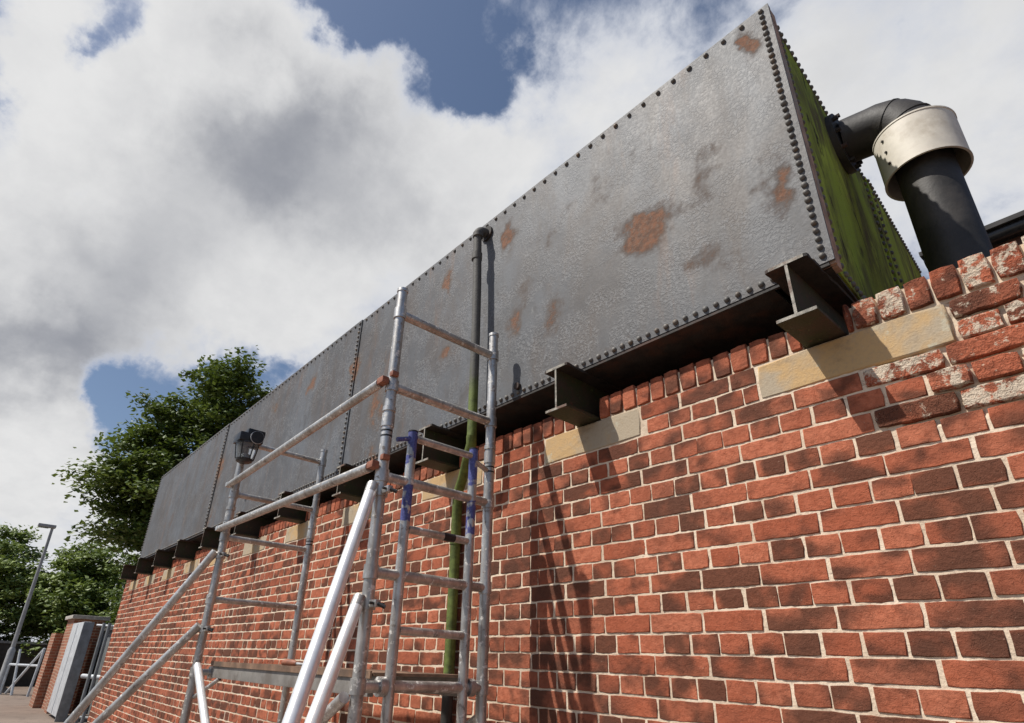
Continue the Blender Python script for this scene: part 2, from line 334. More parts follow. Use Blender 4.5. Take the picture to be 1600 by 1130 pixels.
# ------------------------------------------------------------------ mesh helpers
ORG = {}
def link(o, parent, world):
    COL.objects.link(o); o.parent = parent
    o.location = Vector(world) - (ORG[parent.name] if parent else Vector((0, 0, 0)))
    ORG[o.name] = Vector(world); return o
def tag(o, label=None, cat=None, group=None, kind=None):
    for k, v in (('label', label), ('category', cat), ('group', group), ('kind', kind)):
        if v: o[k] = v
    return o
def thing(name, loc, label, cat, group=None):
    o = bpy.data.objects.new(name, None); o.empty_display_size = .1
    link(o, None, (loc[0], loc[1], loc[2]+H)); return tag(o, label, cat, group)
class MB:
    def __init__(s): s.v = []; s.f = []; s.sm = []; s.mi = []; s.rnd = []
    def add(s, vs, fs, smooth=False, mi=0, rnd=0.):
        o = len(s.v); s.v += [Vector(q) for q in vs]
        for f in fs: s.f.append([i+o for i in f]); s.sm.append(smooth); s.mi.append(mi); s.rnd.append(rnd)
        return s
    def box(s, x0, x1, y0, y1, z0, z1, bev=0., mi=0):
        if bev <= 0:
            vs = [(x, y, z) for z in (z0, z1) for y in (y0, y1) for x in (x0, x1)]
            return s.add(vs, [(0, 2, 3, 1), (4, 5, 7, 6), (0, 1, 5, 4), (2, 6, 7, 3), (0, 4, 6, 2), (1, 3, 7, 5)], mi=mi)
        bm = bmesh.new(); bmesh.ops.create_cube(bm, size=1)
        for v in bm.verts: v.co = Vector(((x0+x1)/2+v.co.x*(x1-x0), (y0+y1)/2+v.co.y*(y1-y0), (z0+z1)/2+v.co.z*(z1-z0)))
        bmesh.ops.bevel(bm, geom=list(bm.edges), offset=bev, segments=2, affect='EDGES', profile=.7)
        bm.verts.index_update(); s.add([v.co.copy() for v in bm.verts], [[v.index for v in f.verts] for f in bm.faces], False, mi); bm.free(); return s
    def tube(s, pts, rad, n=16, cap=True, mi=0, wob=0.):
        pts = [Vector(p) for p in pts]; k = len(pts); rads = rad if isinstance(rad, (list, tuple)) else [rad]*k
        o = len(s.v); ref = None
        for i, p in enumerate(pts):
            d = (pts[min(i+1, k-1)]-pts[max(i-1, 0)]).normalized()
            if ref is None: ref = d.orthogonal().normalized()
            a = (ref-d*ref.dot(d)).normalized(); ref = a; b = d.cross(a)
            for j in range(n):
                w = 2*math.pi*j/n; rr = rads[i]*(1+rng.uniform(-wob, wob))
                s.v.append(p+(a*math.cos(w)+b*math.sin(w))*rr)
        for i in range(k-1):
            for j in range(n):
                s.f.append([o+i*n+j, o+i*n+(j+1) % n, o+(i+1)*n+(j+1) % n, o+(i+1)*n+j]); s.sm.append(True); s.mi.append(mi); s.rnd.append(0.)
        if cap:
            for r_ in (list(range(n))[::-1], [(k-1)*n+j for j in range(n)]):
                s.f.append([o+q for q in r_]); s.sm.append(False); s.mi.append(mi); s.rnd.append(0.)
        return s
    def ring(s, c, d, r0_, r1_, L, n=24, mi=0):
        c = Vector(c); d = Vector(d).normalized(); a = d.orthogonal().normalized(); b = d.cross(a); o = len(s.v)
        for rr, h in ((r1_, 0), (r1_, L), (r0_, L), (r0_, 0)):
            for j in range(n):
                w = 2*math.pi*j/n; s.v.append(c+d*h+(a*math.cos(w)+b*math.sin(w))*rr)
        for q in range(4):
            for j in range(n):
                s.f.append([o+q*n+j, o+q*n+(j+1) % n, o+((q+1) % 4)*n+(j+1) % n, o+((q+1) % 4)*n+j]); s.sm.append(q in (0, 2)); s.mi.append(mi); s.rnd.append(0.)
        return s
    def mesh(s, name, mats, center=None, rnd=False):
        me = bpy.data.meshes.new(name)
        c = center
        me.from_pydata([(v-c) if c is not None else v for v in s.v], [], s.f)
        me.polygons.foreach_set('use_smooth', s.sm); me.polygons.foreach_set('material_index', s.mi)
        for m in (mats if isinstance(mats, (list, tuple)) else [mats]): me.materials.append(m)
        if rnd:
            at = me.attributes.new('rnd', 'FLOAT', 'FACE'); at.data.foreach_set('value', s.rnd)
        me.update(); return me
    def build(s, name, mats, parent=None, rnd=False, fix=False):
        xs = [v.x for v in s.v]; ys = [v.y for v in s.v]; zs = [v.z for v in s.v]
        c = Vector(((min(xs)+max(xs))/2, (min(ys)+max(ys))/2, min(zs) if parent is None else (min(zs)+max(zs))/2))
        me = s.mesh(name, mats, c, rnd)
        if fix:
            bm = bmesh.new(); bm.from_mesh(me); bmesh.ops.recalc_face_normals(bm, faces=bm.faces); bm.to_mesh(me); bm.free()
        if not rnd: me.set_sharp_from_angle(angle=R(38))
        o = bpy.data.objects.new(name, me)
        return link(o, parent, (c.x, c.y, c.z+H))
def inst(name, me, parent, world, rot=(0, 0, 0), scale=(1, 1, 1)):
    o = bpy.data.objects.new(name, me); link(o, parent, (world[0], world[1], world[2]+H)); o.rotation_euler = rot; o.scale = scale; return o
def arc(c, a0, a1, r, ax, ay, n=10):
    c = Vector(c); ax = Vector(ax); ay = Vector(ay)
    return [c+ax*(r*math.cos(a0+(a1-a0)*i/n))+ay*(r*math.sin(a0+(a1-a0)*i/n)) for i in range(n+1)]

# ------------------------------------------------------------------ ground
g = MB(); GN = 24
g.add([(-600, -600, -1.5), (600, -600, -1.5), (600, 600, -1.5), (-600, 600, -1.5)], [(0, 1, 2, 3)])
tag(g.build('ground', M['ground']), kind='structure')
k = MB().box(-60, -25.2, -6, 1.5, -1.5, -1.38, .02); tag(k.build('kerb', M['concrete_cap']), kind='structure')

# ------------------------------------------------------------------ brick wall
WY = 2.05; XL, XR = -12.25, 2.2
CH = .0737; Z0 = .0626; ROWB = Z0+14*CH     # bottom of the brick-on-edge coping row
NLOW = -21                                  # lowest course, at the ground
beams = [-.595-1.093*i for i in range(11)]; BW = .14
pads = [(b-.302, b+.302) for b in beams]; pads[0] = (-.848, -.245); pads[1] = (-1.975, -1.388)
wall = thing('brick_wall', (-5, WY+.11, -1.5), 'long red brick wall in alternating header and stretcher courses under the tank', 'brick wall')
def cut(x0, x1, gaps, mn=.02):
    segs = [(x0, x1)]
    for a, b in gaps:
        n = []
        for s0, s1 in segs:
            if b <= s0 or a >= s1: n.append((s0, s1)); continue
            if a-s0 > mn: n.append((s0, a))
            if s1-b > mn: n.append((b, s1))
        segs = n
    return segs
def brick_geo(w, h, d, r_, soft=.0022, jit=.0011, nx=None):
    nx = nx or max(3, int(round(w/.032))); nz = 2
    hw, hh = w/2, h/2
    pts = [(-hw+w*i/nx, -hh) for i in range(nx)] + [(hw, -hh+h*i/nz) for i in range(nz)] + [(hw-w*i/nx, hh) for i in range(nx)] + [(-hw, hh-h*i/nz) for i in range(nz)]
    n = len(pts); rings = [[], [], []]
    for i, (x, z) in enumerate(pts):
        corner = abs(abs(x)-hw) < 1e-6 and abs(abs(z)-hh) < 1e-6
        jx, jz = r_.uniform(-jit, jit), r_.uniform(-jit, jit)
        k_ = r_.uniform(1.2, 2.2) if corner else 1.
        ins = soft*r_.uniform(.7, 1.8)*k_
        ix = x-math.copysign(ins, x) if abs(abs(x)-hw) < 1e-6 else x
        iz = z-math.copysign(ins, z) if abs(abs(z)-hh) < 1e-6 else z
        rings[0].append((ix+jx, r_.uniform(-.0006, .0006), iz+jz))
        cs = soft*.5*k_ if corner else 0
        ox = x-math.copysign(cs, x); oz = z-math.copysign(cs, z)
        rings[1].append((ox+jx, soft*1.3, oz+jz)); rings[2].append((ox+jx, d, oz+jz))
    vs = rings[0]+rings[1]+rings[2]+[(r_.uniform(-.1, .1)*w, r_.uniform(-.0012, .0004), r_.uniform(-.1, .1)*h)]
    fs = []
    for q in range(2):
        for i in range(n):
            j = (i+1) % n; fs.append((q*n+j, q*n+i, (q+1)*n+i, (q+1)*n+j))
    fan = [(3*n, i, (i+1) % n) for i in range(n)]
    return vs, fs, fan
# list all bricks: (x0,x1,z0,z1,kind)
JT = .0080
old_zone = lambda xc, zc: xc > -.34-.12*((int((zc-Z0)/CH)*37) % 5)/4 + .0 and zc > .70+.02*((int(zc/CH)) % 3) or (xc > -.12 and zc > .62)
blist = []
for kz in range(NLOW, 14):
    z0 = Z0+kz*CH; header = kz % 2 == 0
    pitch = .11225 if header else .2245; ph = -1.583 if header else -1.632
    gaps = [(a-JT, b+JT) for a, b in pads] if kz >= 12 else []
    i0 = math.floor((XL-ph)/pitch); x = ph+i0*pitch
    r_ = random.Random(kz*13+5); drift = 0.
    while x < XR:
        drift = drift*.7+r_.uniform(-.004, .004)
        a = x+drift; b_ = x+pitch+drift*.9+r_.uniform(-.003, .003); x += pitch
        a = max(a, XL); b_ = min(b_, XR)
        if b_-a < .03: continue
        for s0, s1 in cut(a+JT/2, b_-JT/2, gaps, .025):
            blist.append((s0, s1, z0+JT/2+r_.uniform(-.001, .0015), z0+CH-JT/2+r_.uniform(-.001, .001)))
def area(bk):
    c = Vector(((bk[0]+bk[1])/2, WY, (bk[2]+bk[3])/2)); px, py = proj(c)
    infr = -60 < px < 1660 and -20 < py < 1160
    return (bk[1]-bk[0])*(bk[3]-bk[2])*(WY/c.length)/c.length_squared*(1 if infr else 0)
blist.sort(key=area, reverse=True)
near, rest = blist[:298], blist[298:]
pool = {}
for i, (x0, x1, z0, z1) in enumerate(near):
    w, h = x1-x0, z1-z0; xc, zc = (x0+x1)/2, (z0+z1)/2; old = old_zone(xc, zc)
    key = (old, round(w, 2), i % 9)
    if key not in pool:
        q = random.Random(i+100); vs, fs, fan = brick_geo(round(w, 2) if not old else w*1.0, .0640, .03 if not old else .05, q, .0014 if not old else .0032, .0017 if not old else .0026)
        mb = MB(); mb.add(vs, fs, True); mb.add([], [], False)
        o = 0
        for f in fan: mb.f.append(list(f)); mb.sm.append(False); mb.mi.append(0); mb.rnd.append(0.)
        pool[key] = (mb.mesh('brick', M['brick_old'] if old else M['brick']), round(w, 2) if not old else w)
    me, bw = pool[key]; q = random.Random(i+999)
    yo = q.uniform(-.0022, .0010) - (q.uniform(.002, .016) if old else 0)
    inst('brick', me, wall, (xc, WY+yo, zc+(q.uniform(-.002, .002) if old else 0)), (q.uniform(-.004, .004), q.uniform(-.006, .006)*(1.8 if old else 1), q.uniform(-.006, .006)), (w/bw, 1, h/.0640*(.97 if old else 1)))
mb = MB(); q = random.Random(3)
for (x0, x1, z0, z1) in rest:
    xc, zc = (x0+x1)/2, (z0+z1)/2
    vs, fs, fan = brick_geo(x1-x0, z1-z0, .02, q, .0025, .0012, nx=2)
    yo = q.uniform(-.002, .001); rn = q.random()
    o = len(mb.v); mb.v += [Vector((v[0]+xc, v[1]+WY+yo, v[2]+zc)) for v in vs]
    for f in fs+fan: mb.f.append([j+o for j in f]); mb.sm.append(False); mb.mi.append(0); mb.rnd.append(rn)
tag(mb.build('brick_courses', M['brick_far'], wall, rnd=True), kind='stuff')
# mortar body
MY = WY+.0028
mb = MB().box(XL+.004, -3.2, MY, WY+.225, -1.5, ROWB-.004)
mb.box(-3.2, .62, MY+.012, WY+.225, -1.5, ROWB-.006); mb.box(.62, XR-.004, MY, WY+.225, -1.5, ROWB-.004)
mb.build('wall_core', M['mortar'], wall)
st = .010; gx0, gx1, gz0, gz1 = -3.2, .62, -1.5, ROWB-.003
mb = MB(); nx = int((gx1-gx0)/st); zs = [-1.5, -1.0, -.7]+[-.5+st*i for i in range(int((gz1+.5)/st))]+[gz1]; nz = len(zs)-1
vs = []
for j in range(nz+1):
    for i in range(nx+1):
        x = gx0+(gx1-gx0)*i/nx; z = zs[j]
        y = MY+.0016*mnoise.noise((x*45, 0, z*45))+.0012*mnoise.noise((x*120, 3, z*120))
        if old_zone(x, z): y += .010+.008*mnoise.noise((x*25, 7, z*25))
        vs.append((x, y, z))
mb.add(vs, [(j*(nx+1)+i, j*(nx+1)+i+1, (j+1)*(nx+1)+i+1, (j+1)*(nx+1)+i) for j in range(nz) for i in range(nx)], True)
mb.build('mortar', M['mortar'], wall)
# padstones
for a, b in pads:
    vs, fs, fan = brick_geo(b-a, CH*2-JT, .12, random.Random(int(a*100)), .004, .002, nx=6)
    mb = MB(); mb.add(vs, fs, True)
    for f in fan: mb.f.append(list(f)); mb.sm.append(False); mb.mi.append(0); mb.rnd.append(0.)
    inst('padstone', mb.mesh('padstone', M['stone']), wall, ((a+b)/2, WY-.002, Z0+13*CH))
# coping: bricks on edge with mortar between, interrupted by the beams
gapsb = [(b-BW/2-.006, b+BW/2+.006) for b in beams]
x = XL; cop = []; r_ = random.Random(11)
while x < XR:
    p_ = .0755 if x < -.52 else .074 if x > .5 else .0765
    p_ += r_.uniform(-.003, .003); 
    for s0, s1 in cut(x+.0035, x+p_-.0035, gapsb, .014): cop.append((s0, s1))
    x += p_
mbm = MB(); mbf = MB(); q = random.Random(21)
for s0, s1 in cut(XL+.006, XR-.006, gapsb): mbm.box(s0, s1, WY+.010, WY+.215, ROWB-.006, ROWB+.098)
mbm.build('coping_mortar', M['mortar'], wall)
for s0, s1 in cop:
    w = s1-s0; xc = (s0+s1)/2; old = xc > -.52
    zt = ROWB+.112+q.uniform(-.006, .005)+(.004*q.random() if old else 0); h = zt-(ROWB+.004); zc = (zt+ROWB+.004)/2
    vs, fs, fan = brick_geo(w, h, .215, q, .0034 if not old else .0038, .0018, nx=2)
    yo = q.uniform(-.004, .003)-(.006 if old else 0)
    if xc > -4.2 and xc < .3:
        mb = MB(); mb.add(vs, fs, True)
        for f in fan: mb.f.append(list(f)); mb.sm.append(False); mb.mi.append(0); mb.rnd.append(0.)
        n = len(vs)//3
        mb.f.append([2*n+i for i in range(n)]); mb.sm.append(False); mb.mi.append(0); mb.rnd.append(0.)
        inst('coping_brick', mb.mesh('coping_brick', M['brick_old'] if old else M['brick']), wall, (xc, WY+yo, zc), (0, q.uniform(-.03, .03), 0))
    else:
        o = len(mbf.v); mbf.v += [Vector((v[0]+xc, v[1]+WY+yo, v[2]+zc)) for v in vs]; rn = q.random()
        for f in fs+fan: mbf.f.append([j+o for j in f]); mbf.sm.append(False); mbf.mi.append(0); mbf.rnd.append(rn)
tag(mbf.build('coping_course', M['brick_far'], wall, rnd=True), kind='stuff')
MB().box(XL+.05, XR, WY+.225, 5.2, ROWB-.12, ROWB-.02).build('unseen_roof', M['felt'], wall)  # unseen slab, added to keep the gap beneath the tank dark
MB().box(XL, XL+.22, WY+.226, 5.2, -1.5, ROWB-.121).build('side_wall', M['far_brick'], wall)
MB().box(XL+.221, XR, 4.97, 5.2, -1.5, ROWB-.122).build('back_wall', M['far_brick'], wall)

# ------------------------------------------------------------------ steel beams
ORD = ['nearest', 'second', 'third', 'fourth', 'fifth', 'sixth', 'seventh', 'eighth', 'ninth', 'tenth', 'farthest']
BZ0, BZ1, BY0 = 1.100, 1.327, 1.826
for i, b in enumerate(beams):
    lab = ('rusty green I-beam end nearest the black duct, under the tank corner' if i == 0 else
           'farthest steel I-beam end under the tank, beside the trees' if i == 10 else
           '%s green steel I-beam end from the near tank corner' % ORD[i])
    t_ = thing('steel_beam', (b, BY0, BZ0), lab, 'steel beam', 'beams carrying the tank on the wall')
    q = random.Random(i+50)
    f = MB()
    # ragged, rusted top flange edge
    n = 14; vt = []; L = 2.9; us = [0, .004, .02, .045, .07, .10, .13, .16, .2, .25, .3, .5, 1.5, L]
    for j, u in enumerate(us):
        rag = (lambda: q.uniform(-.003, .003)) if j > 0 and u < .4 else (lambda: 0)
        dx = -.012 if j == 0 else 0
        dz = q.uniform(-.0015, .0015) if 0 < u < .3 else 0
        vt += [(b-BW/2-.002-dx+rag(), BY0+u, BZ1-.013+dz), (b+BW/2+.002+dx+rag(), BY0+u, BZ1-.013+dz), (b+BW/2+.002+dx+rag(), BY0+u, BZ1+(dz if u < .1 else 0)), (b-BW/2-.002-dx+rag(), BY0+u, BZ1+(dz if u < .1 else 0))]
    fs = []
    for j in range(len(us)-1):
        for c_ in range(4): fs.append((j*4+c_, j*4+(c_+1) % 4, (j+1)*4+(c_+1) % 4, (j+1)*4+c_))
    f.add(vt, fs); f.add([vt[0], vt[1], vt[2], vt[3]], [(3, 2, 1, 0)], mi=1)
    f.build('top_flange', [M['dark_steel'], M['beam_edge']], t_)
    wbm = MB().box(b-.005, b+.005, BY0+.002, BY0+L, BZ0+.0125, BZ1-.0135); wbm.add([(b-.005, BY0+.0012, BZ0+.0125), (b+.005, BY0+.0012, BZ0+.0125), (b+.005, BY0+.0012, BZ1-.0135), (b-.005, BY0+.0012, BZ1-.0135)], [(0, 1, 2, 3)], mi=1)
    wbm.build('web', [M['beam'], M['beam_edge']], t_)
    bf = MB().box(b-BW/2+.004, b+BW/2-.004, BY0, BY0+L, BZ0, BZ0+.012)
    bf.add([(b-BW/2+.004, BY0-.0008, BZ0), (b+BW/2-.004, BY0-.0008, BZ0), (b+BW/2-.004, BY0-.0008, BZ0+.012), (b-BW/2+.004, BY0-.0008, BZ0+.012)], [(0, 1, 2, 3)], mi=1)
    bf.build('bottom_flange', [M['beam'], M['beam_edge']], t_)

# ------------------------------------------------------------------ tank
TY, TZ0, TZ1, TXR, TXL, TYB = 1.955, 1.343, 2.772, -.478, -11.0, 4.65
tank = thing('water_tank', (-5.7, 3.3, BZ1+.001), 'huge riveted grey steel water tank with rust patches on top of the brick wall', 'water tank')
def plate(name, x0, x1, y, th, mat, nx=40, nz=16):
    mb = MB(); vs = []
    for j in range(nz+1):
        for i in range(nx+1):
            x = x0+(x1-x0)*i/nx; z = TZ0+(TZ1-TZ0)*j/nz
            e = min(i, nx-i, j, nz-j)
            vs.append((x, y+(.004*mnoise.noise((x*1.3, 5, z*1.3)) if e > 0 else 0), z))
    mb.add(vs, [(j*(nx+1)+i, j*(nx+1)+i+1, (j+1)*(nx+1)+i+1, (j+1)*(nx+1)+i) for j in range(nz) for i in range(nx)], True)
    # edge strips and back
    a = [(x0, y, TZ0), (x1, y, TZ0), (x1, y, TZ1), (x0, y, TZ1)]; b = [(p[0], p[1]+th, p[2]) for p in a]
    mb.add(a+b, [(1, 5, 6, 2), (0, 3, 7, 4), (3, 2, 6, 7), (0, 4, 5, 1), (4, 7, 6, 5)])
    return mb.build(name, mat, tank)
S2, S3 = -4.112, -7.56
plate('front_plate', S2-.05, TXR, TY, .010, M['tank'])
plate('front_plate', S3-.05, S2, TY-.011, .0105, M['tank'])
plate('front_plate', TXL, S3, TY-.022, .0105, M['tank'])
def endx(y): return TXR-.010-.055*(y-TY)
# end plate (faces the duct), in two sheets
def endplate(y0, y1, off):
    mb = MB(); x0, x1 = endx(y0)+off, endx(y1)+off
    a = [(x0, y0, TZ0+.004), (x1, y1, TZ0+.004), (x1, y1, TZ1-.004), (x0, y0, TZ1-.004)]; b = [(p[0]-.010, p[1], p[2]) for p in a]
    mb.add(a+b, [(0, 1, 2, 3), (0, 4, 5, 1), (3, 2, 6, 7), (0, 3, 7, 4), (1, 5, 6, 2), (4, 7, 6, 5)])
    return mb.build('end_plate', M['algae'], tank)
endplate(TY+.084, 3.40, -.004); endplate(3.36, TYB, .007)
# corner angle, bottom angles, other plates
MB().box(TXR-.058, TXR-.001, TY+.011, TY+.026, TZ0-.010, TZ1-.001).build('corner_angle', M['rust_pale'], tank)
MB().box(TXR-.034, TXR-.004, TY+.031, TY+.078, TZ0-.012, TZ1-.003).build('corner_angle', M['rust_pale'], tank)
MB().box(TXL+.02, TXR-.02, TY+.003, TY+.016, BZ1+.001, TZ0-.001).build('bottom_angle', M['dark_steel'], tank)
MB().box(TXL+.03, TXR-.22, TY+.017, TYB-.02, BZ1+.0015, BZ1+.014).build('bottom_plate', M['dark_steel'], tank)
MB().box(TXL+.03, TXR-.22, TY+.03, TYB-.02, TZ1-.03, TZ1-.02).build('top_plate', M['dark_steel'], tank)
mb = MB(); mb.add([(endx(TY)-.012, TY+.03, BZ1+.001), (endx(TYB)-.012, TYB, BZ1+.001), (endx(TYB)-.012, TYB, TZ0-.002), (endx(TY)-.012, TY+.03, TZ0-.002)] + [(endx(TY)-.05, TY+.03, BZ1+.001), (endx(TYB)-.05, TYB, BZ1+.001), (endx(TYB)-.05, TYB, TZ0-.002), (endx(TY)-.05, TY+.03, TZ0-.002)], [(0, 1, 2, 3), (0, 4, 5, 1), (3, 2, 6, 7), (0, 3, 7, 4), (1, 5, 6, 2), (4, 7, 6, 5)])
mb.build('end_angle', M['dark_steel'], tank)
MB().box(TXL+.03, endx(TYB)-.02, TYB-.012, TYB-.002, TZ0, TZ1-.002).build('back_plate', M['tank'], tank)
MB().box(TXL+.003, TXL+.015, TY-.010, TYB-.013, TZ0, TZ1-.003).build('far_end_plate', M['tank'], tank)
MB().box(TXL+.016, S3-.055, TY-.0115, TY+.02, TZ1-.016, TZ1-.004).box(S3-.052, S2-.055, TY-.0002, TY+.02, TZ1-.016, TZ1-.004).build('top_angle', M['dark_steel'], tank)
# rivets
def dome(r_=.0125, h=.013, n=10):
    mb = MB(); prof = [(1., -.002), (1., .25*h), (.86, .62*h), (.5, .92*h)]
    vs = []
    for (a, z) in prof:
        for j in range(n): vs.append((a*r_*math.cos(2*math.pi*j/n), -z, a*r_*math.sin(2*math.pi*j/n)))
    fs = [(q*n+j, q*n+(j+1) % n, (q+1)*n+(j+1) % n, (q+1)*n+j) for q in range(3) for j in range(n)]
    vs.append((0, -h, 0)); fs += [(3*n+j, 3*n+(j+1) % n, 4*n) for j in range(n)]
    mb.add(vs, fs, True); return mb
rivet_me = dome().mesh('rivet', M['rivet']); dm = dome(n=7)
rivets = []      # (x,y,z,face)
nv = 38
for i in range(nv): rivets.append((TXR-.034, TY, TZ0+.03+(TZ1-TZ0-.055)*i/(nv-1), 0))
def ysurf(x): return TY if x > S2 else TY-.011 if x > S3 else TY-.022
x = TXR-.125
while x > TXL+.05: rivets.append((x, ysurf(x), TZ1-.030, 0)); x -= .0905
x = TXR-.07
while x > TXL+.03: rivets.append((x, ysurf(x), TZ0+.024, 0)); x -= .0465
for s in (S2, S3):
    for i in range(32): rivets.append((s-.024, ysurf(s-.02), TZ0+.05+(TZ1-TZ0-.09)*i/31, 0))
for i in range(32): rivets.append((TXL+.03, ysurf(TXL), TZ0+.05+(TZ1-TZ0-.09)*i/31, 0))
for i in range(34): rivets.append((endx(TY+.1)-.004, TY+.122, TZ0+.04+(TZ1-TZ0-.07)*i/33, 1))
for i in range(60):
    y = TY+.17+.042*i
    if y < TYB-.03: rivets.append((endx(y)+(-.004 if y < 3.36 else .007), y, TZ1-.026, 1)); rivets.append((endx(y)+(-.004 if y < 3.36 else .007), y, TZ0+.03, 1))
for yy in (3.32, 3.44):
    for i in range(28): rivets.append((endx(yy)+(-.004 if yy < 3.36 else .007), yy, TZ0+.06+(TZ1-TZ0-.1)*i/27, 1))
rest = MB(); cnt = 0
rot_end = (0, 0, R(90)+.055)
for (x, y, z, fc) in sorted(rivets, key=lambda a: Vector(a[:3]).length):
    q = rng.uniform(.9, 1.08)
    if cnt < 200 and Vector((x, y, z)).length < 3.9:
        inst('rivet', rivet_me, tank, (x, y, z), rot_end if fc else (0, 0, 0), (q, 1, q)); cnt += 1
    else:
        mm = Matrix.Rotation(rot_end[2], 3, 'Z') if fc else Matrix.Identity(3)
        rest.add([mm @ v + Vector((x, y, z)) for v in dm.v], dm.f, True)
tag(rest.build('rivets', M['rivet'], tank), kind='stuff')
# a few stubs / bolts low on the face
for x, z in ((-2.08, 1.40), (-6.3, 1.55)):
    MB().tube([(x, ysurf(x)+.004, z), (x, ysurf(x)-.02, z)], .02, 12).build('drain_stub', M['dark_steel'], tank)

# ------------------------------------------------------------------ overflow pipe
pipe = thing('overflow_pipe', (-2.64, 2.0, -1.5), 'mossy green overflow pipe running from the tank top down the brick wall', 'pipe')
PX, PY = -2.385, 1.868; pr = .027
top = [(PX-.02, PY, 2.60), (PX, PY, 2.2), (PX+.012, PY, 1.8), (PX+.02, PY, 1.35), (PX+.02, PY, 1.16)]
MB().tube(top, pr, 18, wob=.03).build('upper_pipe', M['pipe'], pipe)
low = [(PX+.02, PY, 1.165), (PX+.015, PY+.005, 1.12), (PX-.05, PY+.035, 1.06), (PX-.15, PY+.09, .99), (-2.62, 1.995, .93), (-2.645, 2.008, .88), (-2.645, 2.012, .5), (-2.64, 2.012, 0), (-2.64, 2.012, -1.49)]
MB().tube(low, .029, 18, wob=.03).build('lower_pipe', M['pipe'], pipe)
el = arc((PX-.02, PY+.062, 2.60), math.pi, math.pi/2, .062, (0, 1, 0), (0, 0, 1), 8) + [(PX-.02, TY-.002, 2.662)]
MB().tube(el, .031, 18).build('elbow', M['pipe'], pipe)
MB().tube([(PX-.02, TY-.018, 2.662), (PX-.02, TY-.002, 2.662)], .055, 18).build('flange', M['dark_steel'], pipe)
for z, d in ((2.585, .03), (2.40, .05)): MB().ring((PX-.016+.0, PY, z), (0, 0, 1), .02, .0345, d).build('coupling', M['pipe'], pipe)
for z in (.62, -.45): MB().ring((-2.645, 2.012, z), (0, 0, 1), .025, .034, .03).build('coupling', M['pipe'], pipe)

# ------------------------------------------------------------------ black duct with aluminium collar
duct = thing('ventilation_duct', (-.25, 2.8, ROWB-.02), 'black duct with silver collar bending over into the tank end', 'duct')
DX, DY = -.238, 2.80; dr = .112
MB().tube([(DX, DY, ROWB-.02), (DX, DY, 1.9), (DX, DY, 2.2), (DX, DY, 2.40)], dr, 40).build('pipe', M['duct'], duct)
el = [(DX, DY, 2.34)] + arc((DX-.15, DY, 2.40), 0, math.pi/2, .15, (1, 0, 0), (0, 0, 1), 6)
ee = MB(); ee.tube(el+[(endx(DY)+.03, DY-.02, 2.555)], dr*1.03, 36); ee.build('elbow', M['duct'], duct)
for a_ in (.35, .95):
    c = Vector((DX-.15, DY, 2.40))+Vector((.15*math.cos(a_), 0, .15*math.sin(a_))); dvec = Vector((-math.sin(a_), 0, math.cos(a_)))
    MB().ring(c-dvec*.004, dvec, dr*.9, dr*1.06, .008, 36).build('seam', M['duct'], duct)
cl = MB(); cl.ring((DX, DY, 2.145), (0, 0, 1), .160, .164, .245, 48).ring((DX, DY, 2.385), (0, 0, 1), .158, .167, .008, 48).ring((DX, DY, 2.140), (0, 0, 1), .158, .167, .008, 48)
co = cl.build('collar', M['collar'], duct)
MB().ring((DX, DY, 2.33), (0, 0, 1), dr*.98, .159, .01, 48).build('baffle', M['duct'], duct)
for z in (2.20, 2.27, 2.34):
    a_ = R(232); MB().tube([(DX+.163*math.cos(a_), DY+.163*math.sin(a_), z), (DX+.170*math.cos(a_), DY+.170*math.sin(a_), z)], .006, 8).build('screw', M['dark_steel'], co)
fl = MB().tube([(endx(DY)+.002, DY-.02, 2.555), (endx(DY)+.035, DY-.02, 2.555)], .165, 28)
flo = fl.build('flange', M['duct'], duct)
for i in range(10):
    a_ = 2*math.pi*i/10+.2
    MB().tube([(endx(DY)+.034, DY-.02+.142*math.cos(a_), 2.555+.142*math.sin(a_)), (endx(DY)+.058, DY-.02+.142*math.cos(a_), 2.555+.142*math.sin(a_))], .013, 6).build('bolt', M['dark_steel'], flo)

# ------------------------------------------------------------------ outbuilding behind the wall (right)
ob = thing('brick_outbuilding', (1.2, 5.9, -1.5), 'dark brick outbuilding with black gutter rising behind the wall at right', 'building')
MB().box(-.55, 3.2, 5.22, 8.2, -1.5, 3.02).build('wall', M['far_brick'], ob)
MB().box(-.60, 3.25, 5.16, 5.21, 2.86, 3.06).build('fascia', M['fascia'], ob)
MB().tube([(-.64, 5.10, 3.10), (3.3, 5.10, 3.10)], .055, 14).build('gutter', M['black'], ob)
mb = MB(); mb.add([(-.65, 5.02, 3.13), (3.3, 5.02, 3.13), (3.3, 8.3, 3.6), (-.65, 8.3, 3.6), (-.65, 5.02, 3.17), (3.3, 5.02, 3.17), (3.3, 8.3, 3.64), (-.65, 8.3, 3.64)], [(0, 3, 2, 1), (4, 5, 6, 7), (0, 1, 5, 4), (1, 2, 6, 5), (2, 3, 7, 6), (3, 0, 4, 7)])
mb.build('roof', M['felt'], ob)

